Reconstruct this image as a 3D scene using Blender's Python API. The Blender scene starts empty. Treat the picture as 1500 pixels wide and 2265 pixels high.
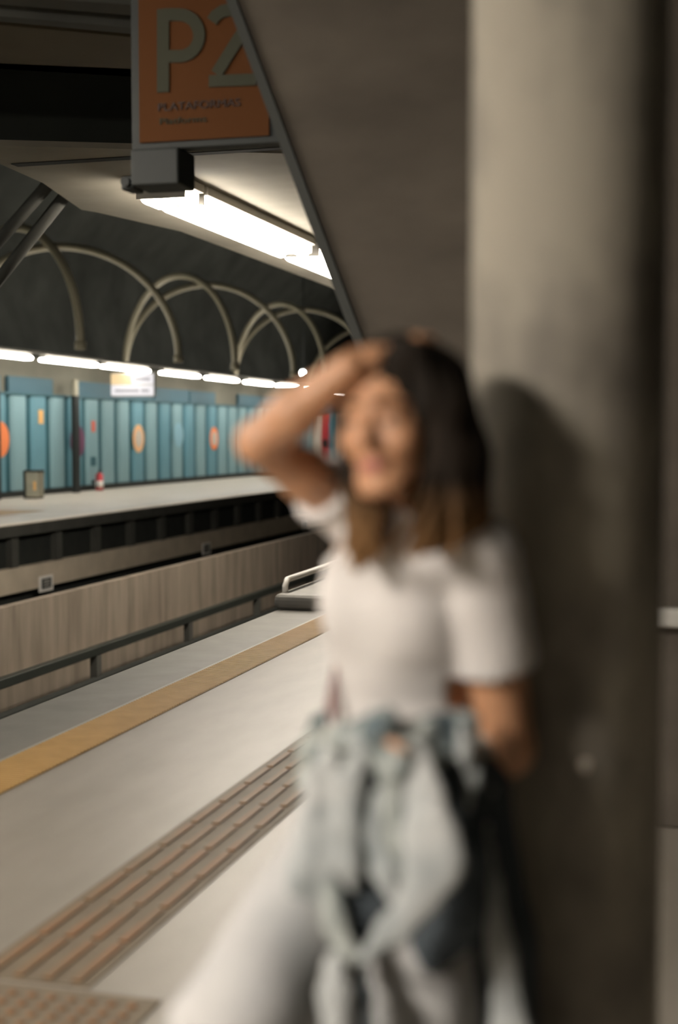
import bpy, bmesh, math, random
import numpy as np
from mathutils import Vector, Matrix
random.seed(4); np.random.seed(4)
SC = bpy.context.scene; COL = SC.collection
PI = math.pi
# ------------------------------------------------------------------ camera, world, exposure
F = 3125.0; CX, CY = 750.0, 1132.5; H = 1.43          # focal length in pixels of the 1500x2265 frame, eye height
PITCH = math.atan((CY-960)/F); YAW = math.atan(850/F*math.cos(PITCH))
cam_d = bpy.data.cameras.new('camera'); cam = bpy.data.objects.new('camera', cam_d); COL.objects.link(cam)
cam.location = (0, 0, H); cam.rotation_euler = (PI/2-PITCH, 0, YAW)
cam_d.sensor_fit = 'HORIZONTAL'; cam_d.sensor_width = 36; cam_d.lens = F/1500*36
cam_d.dof.use_dof = True; cam_d.dof.focus_distance = 9.0; cam_d.dof.aperture_fstop = 1.9
cam_d.clip_end = 400
SC.camera = cam
SC.view_settings.view_transform = 'Standard'; SC.view_settings.look = 'None'
SC.view_settings.gamma = 1; SC.view_settings.use_curve_mapping = False
SC.view_settings.exposure = 0.0
W = bpy.data.worlds.new('world'); SC.world = W; W.use_nodes = True
W.node_tree.nodes['Background'].inputs[0].default_value = (0.62, 0.72, 0.62, 1)
W.node_tree.nodes['Background'].inputs[1].default_value = 0.012
NEAR_LAMP = 50.0       # emission of the tubes over this platform
KEY_LAMP = 185.0        # the lit panel above and behind the viewer
FAR_LAMP = 34.0        # emission of the tubes over the far platform
BACK_LAMP = 50.0 

fwv = Vector((-math.sin(YAW)*math.cos(PITCH), math.cos(YAW)*math.cos(PITCH), -math.sin(PITCH)))
rtv = Vector((math.cos(YAW), math.sin(YAW), 0)); upv = rtv.cross(fwv); CO = Vector((0, 0, H))
def ray(x, y): return fwv + rtv*((x-CX)/F) - upv*((y-CY)/F)
def onz(x, y, Z=0.): r = ray(x, y); return CO + r*((Z-H)/r.z)
def onx(x, y, X): r = ray(x, y); return CO + r*(X/r.x)
def ony(x, y, Y): r = ray(x, y); return CO + r*(Y/r.y)
def atd(x, y, d): return CO + ray(x, y)*d

# ------------------------------------------------------------------ materials
def mat(name, col, rough=.6, metal=0., noise=None, bump=0., emit=None, scale=6., stretch=(1,1,1), sss=0., detail=6., lo=.3, hi=.7, sheen=0.):
    m = bpy.data.materials.new(name); m.use_nodes = True; nt = m.node_tree; N = nt.nodes; L = nt.links
    b = N['Principled BSDF']
    b.inputs['Base Color'].default_value = (*col, 1); b.inputs['Roughness'].default_value = rough
    b.inputs['Metallic'].default_value = metal
    if sss: b.inputs['Subsurface Weight'].default_value = sss; b.inputs['Subsurface Radius'].default_value = (.012,.005,.003); b.inputs['Subsurface Scale'].default_value = 1
    if sheen: b.inputs['Sheen Weight'].default_value = sheen
    if emit:
        b.inputs['Emission Color'].default_value = (*emit[0], 1); b.inputs['Emission Strength'].default_value = emit[1]
    if noise or bump:
        tc = N.new('ShaderNodeTexCoord'); mp = N.new('ShaderNodeMapping'); mp.inputs['Scale'].default_value = stretch
        nz = N.new('ShaderNodeTexNoise'); nz.inputs['Scale'].default_value = scale; nz.inputs['Detail'].default_value = detail
        L.new(tc.outputs['Object'], mp.inputs[0]); L.new(mp.outputs[0], nz.inputs['Vector'])
        if noise:
            cr = N.new('ShaderNodeValToRGB'); cr.color_ramp.elements[0].position = lo; cr.color_ramp.elements[1].position = hi
            cr.color_ramp.elements[0].color = (*noise, 1); cr.color_ramp.elements[1].color = (*col, 1)
            L.new(nz.outputs['Fac'], cr.inputs[0]); L.new(cr.outputs[0], b.inputs['Base Color'])
        if bump:
            bp = N.new('ShaderNodeBump'); bp.inputs['Strength'].default_value = bump; bp.inputs['Distance'].default_value = .02
            L.new(nz.outputs['Fac'], bp.inputs['Height']); L.new(bp.outputs[0], b.inputs['Normal'])
    return m
M = dict(
 floor=mat('terrazzo', (.292,.262,.221), .40, noise=(.245,.218,.180), scale=3.2, stretch=(2,.6,1), detail=10, bump=.03),
 edge=mat('edge_stone', (.170,.160,.139), .5, noise=(.129,.122,.109), scale=5, bump=.05),
 coping=mat('far_coping', (.80,.71,.58), .5),
 farfloor=mat('far_floor', (.60,.55,.47), .4, noise=(.53,.48,.40), scale=1.5),
 yellow=mat('yellow_tile', (.44,.275,.095), .55, noise=(.37,.225,.07), scale=9),
 tact=mat('tactile_brown', (.184,.143,.092), .6, noise=(.150,.112,.071), scale=8),
 bar=mat('tactile_orange', (.245,.116,.044), .55, noise=(.190,.122,.061), scale=4),
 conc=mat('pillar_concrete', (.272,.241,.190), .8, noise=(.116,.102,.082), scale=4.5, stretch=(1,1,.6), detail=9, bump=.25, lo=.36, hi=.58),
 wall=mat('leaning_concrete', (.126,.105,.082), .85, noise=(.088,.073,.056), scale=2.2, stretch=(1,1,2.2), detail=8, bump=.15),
 trim=mat('wall_trim', (.041,.044,.038), .7),
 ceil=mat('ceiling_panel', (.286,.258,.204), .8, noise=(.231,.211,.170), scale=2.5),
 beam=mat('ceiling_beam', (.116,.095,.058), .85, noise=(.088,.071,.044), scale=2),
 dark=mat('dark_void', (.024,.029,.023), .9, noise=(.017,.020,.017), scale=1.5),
 joint=mat('dark_joint', (.02,.02,.018), .9),
 rock=mat('tunnel_vault', (.070,.076,.066), .95, noise=(.032,.036,.030), scale=.9, detail=9, bump=.5),
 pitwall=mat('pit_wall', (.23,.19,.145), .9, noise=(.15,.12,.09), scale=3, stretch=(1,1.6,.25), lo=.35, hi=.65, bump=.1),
 ledge=mat('ledge_concrete', (.62,.53,.41), .9, noise=(.50,.43,.33), scale=2.5),
 lip=mat('platform_lip', (.068,.068,.058), .8, noise=(.048,.048,.041), scale=3),
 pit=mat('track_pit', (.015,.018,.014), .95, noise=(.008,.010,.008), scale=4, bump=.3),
 rail=mat('rail_steel', (.037,.042,.035), .55, metal=.4),
 teal=mat('teal_panel', (.15,.33,.40), .5, noise=(.13,.30,.37), scale=.8),
 teal2=mat('pale_teal_panel', (.25,.41,.45), .5, noise=(.22,.38,.42), scale=.8),
 rib=mat('teal_rib', (.03,.12,.15), .5),
 blue=mat('blue_fascia', (.05,.135,.18), .6),
 beige=mat('beige_fascia', (.36,.34,.26), .8),
 upper=mat('upper_wall', (.26,.25,.20), .9, noise=(.20,.195,.155), scale=1),
 black=mat('black_paint', (.012,.016,.015), .6),
 steel=mat('hoop_paint', (.36,.33,.235), .5),
 hoopdark=mat('hoop_dark', (.05,.052,.042), .6),
 white=mat('white_paint', (.88,.85,.80), .5),
 housing=mat('lamp_housing', (.55,.53,.48), .6),
 tube=mat('lit_tube', (1,1,1), .5, emit=((1,.91,.79), NEAR_LAMP)),
 fartube=mat('far_lit_tube', (1,1,1), .5, emit=((1,.93,.83), FAR_LAMP)),
 backtube=mat('rear_lit_tube', (1,1,1), .5, emit=((1,.91,.79), BACK_LAMP)),
 keypanel=mat('rear_lit_panel', (1,1,1), .5, emit=((1,.925,.83), KEY_LAMP)),
 dot=mat('spot_bulb', (1,1,1), .5, emit=((1,.96,.9), 30.)),
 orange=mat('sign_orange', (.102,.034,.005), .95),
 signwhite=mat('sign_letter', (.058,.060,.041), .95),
 signdark=mat('sign_small_text', (.031,.012,.007), .6),
 signframe=mat('sign_frame', (.024,.029,.027), .6),
 lightbox=mat('lit_sign_face', (.12,.12,.12), .5, emit=((1,.96,1.0), .72)),
 lightyel=mat('lit_yellow_face', (.12,.1,.06), .5, emit=((1,.72,.38), .75)),
 lightgrey=mat('lit_sign_text', (.1,.1,.1), .5, emit=((.55,.52,.58), .5)),
 red=mat('red_paint', (.55,.03,.045), .4), redpost=mat('red_poster', (.50,.05,.06), .5),
 orangedot=mat('orange_dot', (.95,.28,.10), .5), peachdot=mat('peach_dot', (.85,.50,.24), .5),
 yellowdot=mat('amber_dot', (.85,.50,.18), .5), reddot=mat('red_dot', (.70,.15,.10), .5),
 purpledot=mat('purple_dot', (.16,.06,.12), .5), bluedot=mat('pale_blue_dot', (.26,.47,.56), .5), paledot=mat('pale_dot', (.62,.55,.47), .5),
 bin=mat('bin_panel', (.42,.40,.31), .6, noise=(.32,.32,.25), scale=3),
 skin=mat('skin', (.476,.245,.130), .5, sss=.12, noise=(.435,.215,.112), scale=9),
 lips=mat('lips', (.340,.102,.082), .45), eye=mat('eye_white', (.26,.22,.19), .3), iris=mat('iris', (.05,.03,.02), .3),
 hair=mat('hair', (.015,.009,.005), .8, noise=(.007,.005,.003), scale=30, stretch=(1,1,.12), bump=.3),
 hairtip=mat('hair_tips', (.30,.175,.075), .5, noise=(.17,.095,.04), scale=30, stretch=(1,1,.12), bump=.3),
 tee=mat('white_cotton', (.544,.510,.483), .85, bump=.05, scale=30, sheen=.1),
 jeans=mat('pale_denim', (.44,.425,.41), .85, noise=(.31,.315,.31), scale=5, bump=.1, lo=.3, hi=.6),
 denim=mat('washed_shaded_denim', (.340,.354,.326), .85, noise=(.068,.095,.105), scale=8, stretch=(1.8,1.8,.7), bump=.3, lo=.40, hi=.56),  # pale wash, with fold shading put into the dark streaks
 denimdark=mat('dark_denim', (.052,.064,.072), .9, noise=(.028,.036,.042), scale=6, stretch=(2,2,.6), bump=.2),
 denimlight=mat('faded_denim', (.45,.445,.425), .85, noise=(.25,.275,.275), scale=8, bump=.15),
 strap=mat('dark_red_strap', (.14,.02,.02), .5), shoe=mat('shoe', (.6,.58,.55), .6), sole=mat('sole', (.8,.78,.74), .7), stitch=mat('tan_stitch', (.55,.30,.18), .8),
)
M['hair'].node_tree.nodes['Principled BSDF'].inputs['Specular IOR Level'].default_value = .15
nt = M['hair'].node_tree; N_ = nt.nodes; tc = N_.new('ShaderNodeTexCoord'); sx = N_.new('ShaderNodeSeparateXYZ'); mr = N_.new('ShaderNodeMapRange'); mx = N_.new('ShaderNodeMix'); mx.data_type = 'RGBA'
mr.inputs['From Min'].default_value = 1.22; mr.inputs['From Max'].default_value = 1.36; mr.inputs['To Min'].default_value = 1; mr.inputs['To Max'].default_value = 0
base = N_['Principled BSDF'].inputs['Base Color'].links[0].from_socket
nt.links.new(tc.outputs['Object'], sx.inputs[0]); nt.links.new(sx.outputs['Z'], mr.inputs[0]); nt.links.new(mr.outputs[0], mx.inputs[0]); nt.links.new(base, mx.inputs[6]); mx.inputs[7].default_value = (.27,.140,.055,1); nt.links.new(mx.outputs[2], N_['Principled BSDF'].inputs['Base Color'])
# ------------------------------------------------------------------ mesh helpers
def link(name, me, m, parent=None, smooth=False, loc=None, rot=None):
    o = bpy.data.objects.new(name, me); COL.objects.link(o)
    ms = m if isinstance(m, (list, tuple)) else [m]
    for k in ms: me.materials.append(M[k])
    if smooth:
        for p in me.polygons: p.use_smooth = True
    if parent: o.parent = parent
    if loc is not None: o.location = loc
    if rot is not None: o.rotation_euler = rot
    return o
def obj(name, bm, m, parent=None, smooth=False, bevel=0., **k):
    bmesh.ops.recalc_face_normals(bm, faces=bm.faces[:])
    me = bpy.data.meshes.new(name); bm.to_mesh(me); bm.free()
    o = link(name, me, m, parent, smooth, **k)
    if bevel:
        b = o.modifiers.new('bevel', 'BEVEL'); b.width = bevel; b.segments = 3; b.limit_method = 'ANGLE'
    return o
def thing(name, label, cat, loc=(0,0,0), rotz=0, group=None):
    o = bpy.data.objects.new(name, None); COL.objects.link(o); o.empty_display_size = .1
    o.location = loc; o.rotation_euler = (0, 0, rotz); return tag(o, label, cat, group)
def tag(o, label, cat, group=None):
    o['label'] = label; o['category'] = cat
    if group: o['group'] = group
    return o
def struct(o): o['kind'] = 'structure'; return o
def box(bm, x0, x1, y0, y1, z0, z1, mi=0, rot=None):
    v = [bm.verts.new((x, y, z)) for x in (x0, x1) for y in (y0, y1) for z in (z0, z1)]
    for f in ((0,1,3,2),(4,6,7,5),(0,4,5,1),(2,3,7,6),(0,2,6,4),(1,5,7,3)):
        fc = bm.faces.new([v[i] for i in f]); fc.material_index = mi
    return v
def prism(bm, pts, z0, z1, mi=0):
    a = [bm.verts.new((p[0], p[1], z0)) for p in pts]; b = [bm.verts.new((p[0], p[1], z1)) for p in pts]; n = len(pts)
    bm.faces.new(a[::-1]).material_index = mi; bm.faces.new(b).material_index = mi
    for i in range(n): bm.faces.new((a[i], a[(i+1) % n], b[(i+1) % n], b[i])).material_index = mi
def cyl(bm, p, q, r, r2=None, n=20, mi=0, cap=True):
    p = Vector(p); q = Vector(q); r2 = r if r2 is None else r2
    d = (q-p).normalized(); a = d.orthogonal().normalized(); b = d.cross(a)
    A = [bm.verts.new(p+(a*math.cos(t)+b*math.sin(t))*r) for t in [2*PI*i/n for i in range(n)]]
    B = [bm.verts.new(q+(a*math.cos(t)+b*math.sin(t))*r2) for t in [2*PI*i/n for i in range(n)]]
    for i in range(n): f = bm.faces.new((A[i], A[(i+1) % n], B[(i+1) % n], B[i])); f.material_index = mi; f.smooth = True
    if cap: bm.faces.new(A[::-1]).material_index = mi; bm.faces.new(B).material_index = mi
def tube(bm, pts, r, n=10, mi=0):
    pts = [Vector(p) for p in pts]; rings = []; rr = r if isinstance(r, (list, tuple)) else [r]*len(pts)
    ref = None
    for i, p in enumerate(pts):
        d = (pts[min(i+1, len(pts)-1)]-pts[max(i-1, 0)]).normalized()
        if ref is None: ref = d.orthogonal().normalized()
        ref = (ref - d*ref.dot(d)).normalized(); b = d.cross(ref)
        rings.append([bm.verts.new(p+(ref*math.cos(t)+b*math.sin(t))*rr[i]) for t in [2*PI*k/n for k in range(n)]])
    for A, B in zip(rings, rings[1:]):
        for i in range(n): f = bm.faces.new((A[i], A[(i+1) % n], B[(i+1) % n], B[i])); f.smooth = True; f.material_index = mi
    bm.faces.new(rings[0][::-1]).material_index = mi; bm.faces.new(rings[-1]).material_index = mi
def sphere(bm, c, r, seg=20, mi=0):
    sc = r if isinstance(r, (tuple, list)) else (r, r, r)
    res = bmesh.ops.create_uvsphere(bm, u_segments=seg, v_segments=seg//2, radius=1, matrix=Matrix.Translation(c) @ Matrix.Diagonal((*sc, 1)))
    for v in res['verts']:
        for f in v.link_faces: f.material_index = mi; f.smooth = True
def text(name, body, size, depth, m, parent, mtx, align='LEFT'):
    cu = bpy.data.curves.new(name, 'FONT'); cu.body = body; cu.size = size; cu.extrude = depth; cu.align_x = align
    t = bpy.data.objects.new(name+'_tmp', cu); COL.objects.link(t)
    me = bpy.data.meshes.new_from_object(t.evaluated_get(bpy.context.evaluated_depsgraph_get()))
    bpy.data.objects.remove(t); me.transform(mtx); me.materials.clear()
    me.name = name
    return link(name, me, m, parent)

# ------------------------------------------------------------------ setting: near platform
EX = -3.48; YB = -9.0; YE = 75.0
bm = bmesh.new(); box(bm, -3.05, 4.2, YB, YE, -.35, 0); struct(obj('floor', bm, 'floor'))
bm = bmesh.new(); box(bm, EX, -3.05, YB, YE, -.18, 0); struct(obj('trim_1', bm, 'edge'))
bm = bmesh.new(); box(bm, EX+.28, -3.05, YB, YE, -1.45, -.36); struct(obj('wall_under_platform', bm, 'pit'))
bm = bmesh.new(); box(bm, 4.2, 4.4, YB, YE, -.35, 3.5); struct(obj('wall_right', bm, 'dark'))
bm = bmesh.new(); box(bm, -16.6, 4.4, YB-.2, YB, -1.6, 9.2); struct(obj('wall_back', bm, 'dark'))
bm = bmesh.new(); box(bm, -16.6, 4.4, YE, YE+.3, -1.6, 9.2); struct(obj('wall_front', bm, 'dark'))
# yellow edge strip: ribbed tiles running along the edge
bm = bmesh.new(); box(bm, -3.02, -2.75, YB, 60, 0, .004)
k = 0; y = 4.2
while y < 12:
    box(bm, -3.015, -2.755, y, y+.016, .004, .008); y += .034
tag(obj('tactile_strip', bm, 'yellow'), 'yellow ribbed warning strip running along the near platform edge', 'tactile paving')
# guide strip: four orange bars on a brown ground
bm = bmesh.new(); box(bm, -1.90, -1.56, 3.28, 40, 0, .004, 0)
for i in range(4):
    cx = -1.855+.083*i
    y = 3.3
    while y < 14:
        box(bm, cx-.0135, cx+.0135, y, y+.27, .004, .010, 1); y += .30
    box(bm, cx-.0135, cx+.0135, 14, 40, .004, .009, 1)
tag(obj('guide_strip', bm, ['tact', 'bar']), 'brown floor guide strip with four rows of orange bars', 'tactile paving')
# crossing dotted tiles at the bottom left
bm = bmesh.new()
ya, yb = onz(60, 2190).y, onz(60, 2190).y-.62
box(bm, -2.2, onz(345, 2228).x, yb, ya+.02, 0, .005, 0)
x = -2.17
while x < onz(345, 2228).x-.02:
    y = yb+.03
    while y < ya+.01:
        cyl(bm, (x, y, .005), (x, y, .012), .014, .009, 10, 1); y += .055
    x += .055
tag(obj('warning_tile', bm, ['tact', 'bar']), 'brown and orange dotted warning tiles in the bottom left corner', 'tactile paving')

# ------------------------------------------------------------------ setting: track pit
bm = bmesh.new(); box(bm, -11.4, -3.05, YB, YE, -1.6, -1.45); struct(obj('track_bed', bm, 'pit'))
bm = bmesh.new(); box(bm, -7.12, -7.0, YB, YE, -1.45, -.325); box(bm, -6.999, -6.9, YB, YE, -1.45, -1.02, 0); struct(obj('wall_middle', bm, 'pitwall'))
bm = bmesh.new(); box(bm, -10.95, -10.80, YB, YE, -1.09, -.70); struct(obj('trim_2', bm, 'ledge'))
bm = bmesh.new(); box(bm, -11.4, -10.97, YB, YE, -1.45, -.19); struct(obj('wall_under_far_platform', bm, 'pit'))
bm = bmesh.new(); box(bm, -11.4, -10.78, YB, YE, -.19, -.012); struct(obj('trim_3', bm, 'lip'))
bm = bmesh.new(); box(bm, -15.6, -11.05, YB, YE, -.19, 0); struct(obj('floor_far', bm, 'farfloor'))
bm = bmesh.new(); box(bm, -11.05, -10.78, YB, YE, -.012, .001); struct(obj('trim_4', bm, 'coping'))
bm = bmesh.new(); box(bm, -13.1, -12.2, 22, onz(105, 1130).y, 0, .004)
tag(obj('yellow_floor_marking', bm, 'yellow'), 'yellow tile patch on the far platform at the left', 'tactile paving')
# brackets under the far platform lip
for i in range(26):
    bm = bmesh.new(); box(bm, -10.97, -10.86, 20.2+i*1.55, 20.42+i*1.55, -.70, -.19)
    tag(obj('platform_bracket', bm, 'lip'), 'dark bracket in the row carrying the far platform lip', 'bracket', 'dark brackets under the far platform lip')
# running rails
for X, lb in ((-9.6, 'far rail of the far track'), (-8.15, 'near rail of the far track beyond the middle wall'), (-6.05, 'far rail of the near track'), (-4.6, 'near rail of the near track by the platform')):
    bm = bmesh.new(); box(bm, X-.06, X+.06, YB, YE, -1.45, -1.43); box(bm, X-.012, X+.012, YB, YE, -1.43, -1.33); box(bm, X-.036, X+.036, YB, YE, -1.33, -1.28)
    tag(obj('rail', bm, 'rail'), 'dark steel ' + lb, 'rail')
# raised conductor rail with posts in front of the middle wall
t = thing('conductor_rail', 'dark raised rail on short posts in front of the middle wall', 'rail', (-6.6, 12, -1.2))
bm = bmesh.new(); box(bm, -.05, .05, -20, 60, .215, .31); obj('rail_beam', bm, 'rail', t, bevel=.01)
bm = bmesh.new(); box(bm, .0, .12, -20, 60, -.25, -.02); obj('rail_base', bm, 'pit', t)
yy = [onx(210, 1452, -6.6).y, onx(415, 1380, -6.6).y]; st = yy[1]-yy[0]
for i in range(-2, 8):
    bm = bmesh.new(); y0 = yy[0]-12+i*st; box(bm, -.03, .05, y0-.06, y0+.06, -.25, .215); obj('post', bm, 'lip', t)
# number plates on the far ledge
for n, (x, y, lb) in enumerate(((101, 1290, 'nearest the left frame edge'), (456, 1213, 'middle one of the three'), (675, 1160, 'farthest one, beside the raised elbow'))):
    p = onx(x, y, -10.79); t = thing('track_plate', 'small white framed plate on the far track ledge, ' + lb, 'plate', (-10.795, p.y, p.z))
    bm = bmesh.new(); box(bm, 0, .02, -.24, .24, -.13, .13); obj('plate_frame', bm, 'white', t)
    bm = bmesh.new(); box(bm, .02, .026, -.17, .17, -.085, .085); obj('plate_face', bm, 'signframe', t)
    bm = bmesh.new(); [box(bm, .026, .029, -.11, .11, z, z+.018) for z in (-.05, 0, .04)]; obj('plate_text', bm, 'housing', t)
# low block and bar at the platform edge ahead
p = onz(690, 1352); 
bm = bmesh.new(); box(bm, -3.52, -3.04, p.y, p.y+6, .0, .13)
tag(obj('edge_block', bm, 'edge', bevel=.05), 'low beige rounded block at the platform edge behind the woman', 'block')
t = thing('edge_bar', 'pale bar above the low block at the platform edge', 'rail', (-3.46, p.y+.15, .13))
bm = bmesh.new(); tube(bm, [(0, 0, 0), (0, 0, .05), (0, .06, .10), (0, 5.5, .10)], .025, 12); obj('bar', bm, 'white', t)
for i in range(1, 4):
    bm = bmesh.new(); cyl(bm, (0, i*1.7, 0), (0, i*1.7, .09), .015); obj('bar_post', bm, 'housing', t)

# ------------------------------------------------------------------ far wall
WX = -15.5
def ywall(x): return onx(x, 960, WX).y
Y0 = ywall(21); PIT = (ywall(381)-ywall(21))/10
ylast = ywall(693)
bm = bmesh.new(); box(bm, WX-.4, WX-.075, YB, YE, -.19, 2.36); struct(obj('wall_left', bm, 'rib'))
bm = bmesh.new(); y = Y0-8*PIT; i = 0
while y+PIT < ylast:
    a, b = y+.12, y+PIT-.12
    mi = 1 if (i % 2 == 0 or (i*7) % 5 == 1) else 0
    pts = [(WX-.06, a), (WX, a+.07), (WX, b-.07), (WX-.06, b)]
    prism(bm, pts, .14, 2.3, mi)
    y += PIT; i += 1
tag(obj('ribbed_panelling', bm, ['teal', 'teal2']), 'teal ribbed metal panelling along the far platform wall', 'wall panelling')
bm = bmesh.new(); box(bm, WX-.05, WX+.02, YB, YE, 0, .13); struct(obj('baseboard_left', bm, 'black'))
bm = bmesh.new(); box(bm, WX-.06, WX+.03, YB, YE, 2.32, 2.37); struct(obj('trim_5', bm, 'rib'))
bm = bmesh.new(); box(bm, WX-.4, WX-.12, YB, YE, 2.37, 3.3); struct(obj('wall_upper_left', bm, 'upper'))
# fascia boards above the panelling
fx = [(-60, 4), (22, 120), (170, 250), (252, 340), (342, 420), (423, 478), (530, 580), (583, 640), (690, 745)]
for i, (a, b) in enumerate(fx):
    bm = bmesh.new(); box(bm, WX-.1, WX-.02, ywall(a), ywall(b), 2.37, 2.74)
    tag(obj('fascia_board', bm, 'blue'), ('blue fascia board cut by the left frame edge' if i == 0 else 'blue fascia board above the bin, left of the black column' if i == 1 else 'blue fascia board right of the black column' if i == 2 else 'blue fascia board behind the lit white sign' if i == 3 else 'blue fascia board above the teal wall, %s to the right of the lit sign' % ['first', 'second', 'third', 'fourth', 'fifth'][i-4]), 'fascia')
# end of wall: red and white poster, teal, beige wall
t = thing('poster_stand', 'red and white upright poster between arm and face on far wall', 'poster', (WX+.05, ylast, 0))
w = ywall(722)-ylast
bm = bmesh.new(); box(bm, -.1, .05, 0, w*.42, .15, 2.2); obj('white_band', bm, 'paledot', t)
bm = bmesh.new(); box(bm, -.1, .06, w*.42, w, .15, 2.25); obj('red_band', bm, 'redpost', t)
bm = bmesh.new(); box(bm, .06, .08, w*.5, w*.85, .9, 1.2); obj('emblem', bm, 'signframe', t)
bm = bmesh.new(); y = ywall(724); e = ywall(745)
while y < e: box(bm, WX-.06, WX, y+.1, min(y+PIT, e), .14, 2.3); y += PIT
tag(obj('ribbed_panelling', bm, 'teal'), 'short stretch of teal panelling right of the red poster', 'wall panelling')
bm = bmesh.new(); box(bm, WX-.06, WX+.02, ywall(746), YE, .14, 2.3)
tag(obj('cream_panelling', bm, 'paledot'), 'cream wall section right of the teal panelling behind the face', 'wall panelling')
# dots printed on the panels
def disc(x, y, r, m, lb, ring=None, square=False):
    p = onx(x, y, WX); t = None
    bm = bmesh.new()
    if square: box(bm, 0, .012, -r*.75, r*.75, -r, r)
    else: cyl(bm, (0,0,0), (.012,0,0), r, n=48)
    o = obj('wall_dot', bm, m, loc=(WX+.001, p.y, p.z)); tag(o, lb, 'wall graphic')
    if ring:
        bm = bmesh.new(); cyl(bm, (.012,0,0), (.02,0,0), r*.62, n=48); obj('dot_centre', bm, ring, o)
disc(0, 972, .40, 'orangedot', 'large orange disc at the left frame edge')
disc(90, 922, .16, 'yellowdot', 'small amber mark on the panels above the bin', square=True)
disc(171, 976, .40, 'purpledot', 'dark purple disc half hidden by the black column')
disc(206, 943, .14, 'reddot', 'small red mark above the fire extinguisher', square=True)
disc(306, 970, .38, 'peachdot', 'peach disc with a pale centre left of the orange ring', ring='paledot')
disc(395, 962, .36, 'bluedot', 'faint pale blue disc between the peach and orange discs')
disc(473, 970, .36, 'orangedot', 'orange ring with a pale centre nearest the elbow', ring='paledot')
# columns in front of the far wall
def column(x0, x1, base, lb, X):
    a, b = onx(x0, base, X), onx(x1, base, X)
    t = thing('platform_column', lb, 'column', (X, (a.y+b.y)/2, 0)); w = (b.y-a.y)/2*.55
    bm = bmesh.new(); box(bm, -.10, 0, -w, w, 0, 2.36); obj('shaft', bm, 'black', t)
    bm = bmesh.new(); box(bm, -.09, -.01, -w*.8, w*.8, 2.36, 2.75); obj('column_head', bm, 'beige', t)
column(164, 182, 1098, 'black column before the teal wall between bin and extinguisher', WX+.32)
column(-16, 9, 1108, 'black column at the left frame edge', WX+.32)
# litter bin
p = onz(77, 1100); t = thing('litter_bin', 'beige litter bin with a black frame before the teal wall', 'bin', (WX+.75, onx(77, 1095, WX+.75).y, 0), 0)
bm = bmesh.new(); box(bm, -.22, .24, -.20, .20, .06, .95); obj('bin_body', bm, 'bin', t, bevel=.02)
bm = bmesh.new(); box(bm, -.27, .25, -.22, .22, .95, 1.02); obj('lid', bm, 'black', t, bevel=.02)
bm = bmesh.new(); box(bm, -.29, -.225, -.23, .23, 0, 1.0); obj('side_frame', bm, 'black', t)
bm = bmesh.new(); box(bm, -.2, .22, -.18, .18, 0, .06); obj('foot', bm, 'black', t)
bm = bmesh.new(); box(bm, .06, .15, -.208, -.201, .3, .62); obj('sticker', bm, 'yellowdot', t)
t.scale = (.68, .68, .62)
# fire extinguisher
p = onx(220, 1062, WX+.2); t = thing('fire_extinguisher', 'red fire extinguisher with a white label on the teal wall', 'fire extinguisher', (WX+.2, p.y, p.z-.30))
bm = bmesh.new(); cyl(bm, (0,0,0), (0,0,.42), .10, n=28); sphere(bm, (0,0,.42), (.10,.10,.07)); obj('cylinder', bm, 'red', t)
bm = bmesh.new(); cyl(bm, (0,0,.12), (0,0,.28), .103, n=28); obj('label_band', bm, 'white', t)
bm = bmesh.new(); cyl(bm, (0,0,.47), (0,0,.53), .03); box(bm, -.02, .02, -.02, .13, .53, .56); obj('valve', bm, 'black', t)
bm = bmesh.new(); tube(bm, [(0,-.03,.52), (0,-.12,.48), (0,-.14,.30), (0,-.12,.12)], .014); obj('hose', bm, 'black', t)
bm = bmesh.new(); box(bm, -.2, -.095, -.03, .03, .2, .3); obj('wall_bracket', bm, 'black', t)
bm = bmesh.new(); box(bm, WX, WX+.012, ywall(200), ywall(211), .62, .85)
tag(obj('wall_notice', bm, 'rib'), 'small dark notice on the panel above the extinguisher', 'notice')

# ------------------------------------------------------------------ tunnel vault and hoops
prof = [(-15.6, 3.3), (-16.1, 3.4), (-16.45, 4.6), (-16.2, 6.0), (-15.0, 7.4), (-12.6, 8.5), (-9, 9.0), (-4.0, 9.1)]
bm = bmesh.new(); n = 40; rows = []
for X, Z in prof:
    rows.append([bm.verts.new((X, YB+(YE-YB)*j/n, Z)) for j in range(n+1)])
for A, B in zip(rows, rows[1:]):
    for j in range(n): bm.faces.new((A[j], A[j+1], B[j+1], B[j])).smooth = True
o = struct(obj('vault_ceiling', bm, 'rock')); s = o.modifiers.new('s', 'SOLIDIFY'); s.thickness = -.3
bm = bmesh.new(); box(bm, -4.0, -3.7, YB, YE, 4.5, 9.2); struct(obj('wall_over_edge', bm, 'dark'))
def hoop(sx, sy, ex, ey, ax, ay, lb, m='steel', Xs=-15.3, Xe=-11.8, r=.085):
    a = onx(sx, sy, Xs); b = onx(ex, ey, Xe); Z0 = 3.15
    a.z = Z0; b.z = Z0
    mid = (a+b)/2; h = onx(ax, ay, mid.x).z-Z0
    t = thing('arched_hoop', lb, 'arch', tuple(a))
    pts = []
    for i in range(49):
        th = PI*i/48
        q = mid - (b-a)/2*math.cos(th); pts.append(Vector((q.x, q.y, Z0+h*math.sin(th)))-a)
    bm = bmesh.new(); tube(bm, pts, r, 10); obj('hoop_tube', bm, m, t)
    for q in (pts[0], pts[-1]):
        bm = bmesh.new(); cyl(bm, q+Vector((0,0,-.12)), q+Vector((0,0,.03)), .11, n=20); obj('foot_plate', bm, m, t)
hoop(-109, 780, 395, 790, 150, 545, 'wide cream hoop at upper left crossing the dark vault')
hoop(-109, 780, 178, 770, 40, 507, 'tall hoop cut by the left frame edge')
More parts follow.
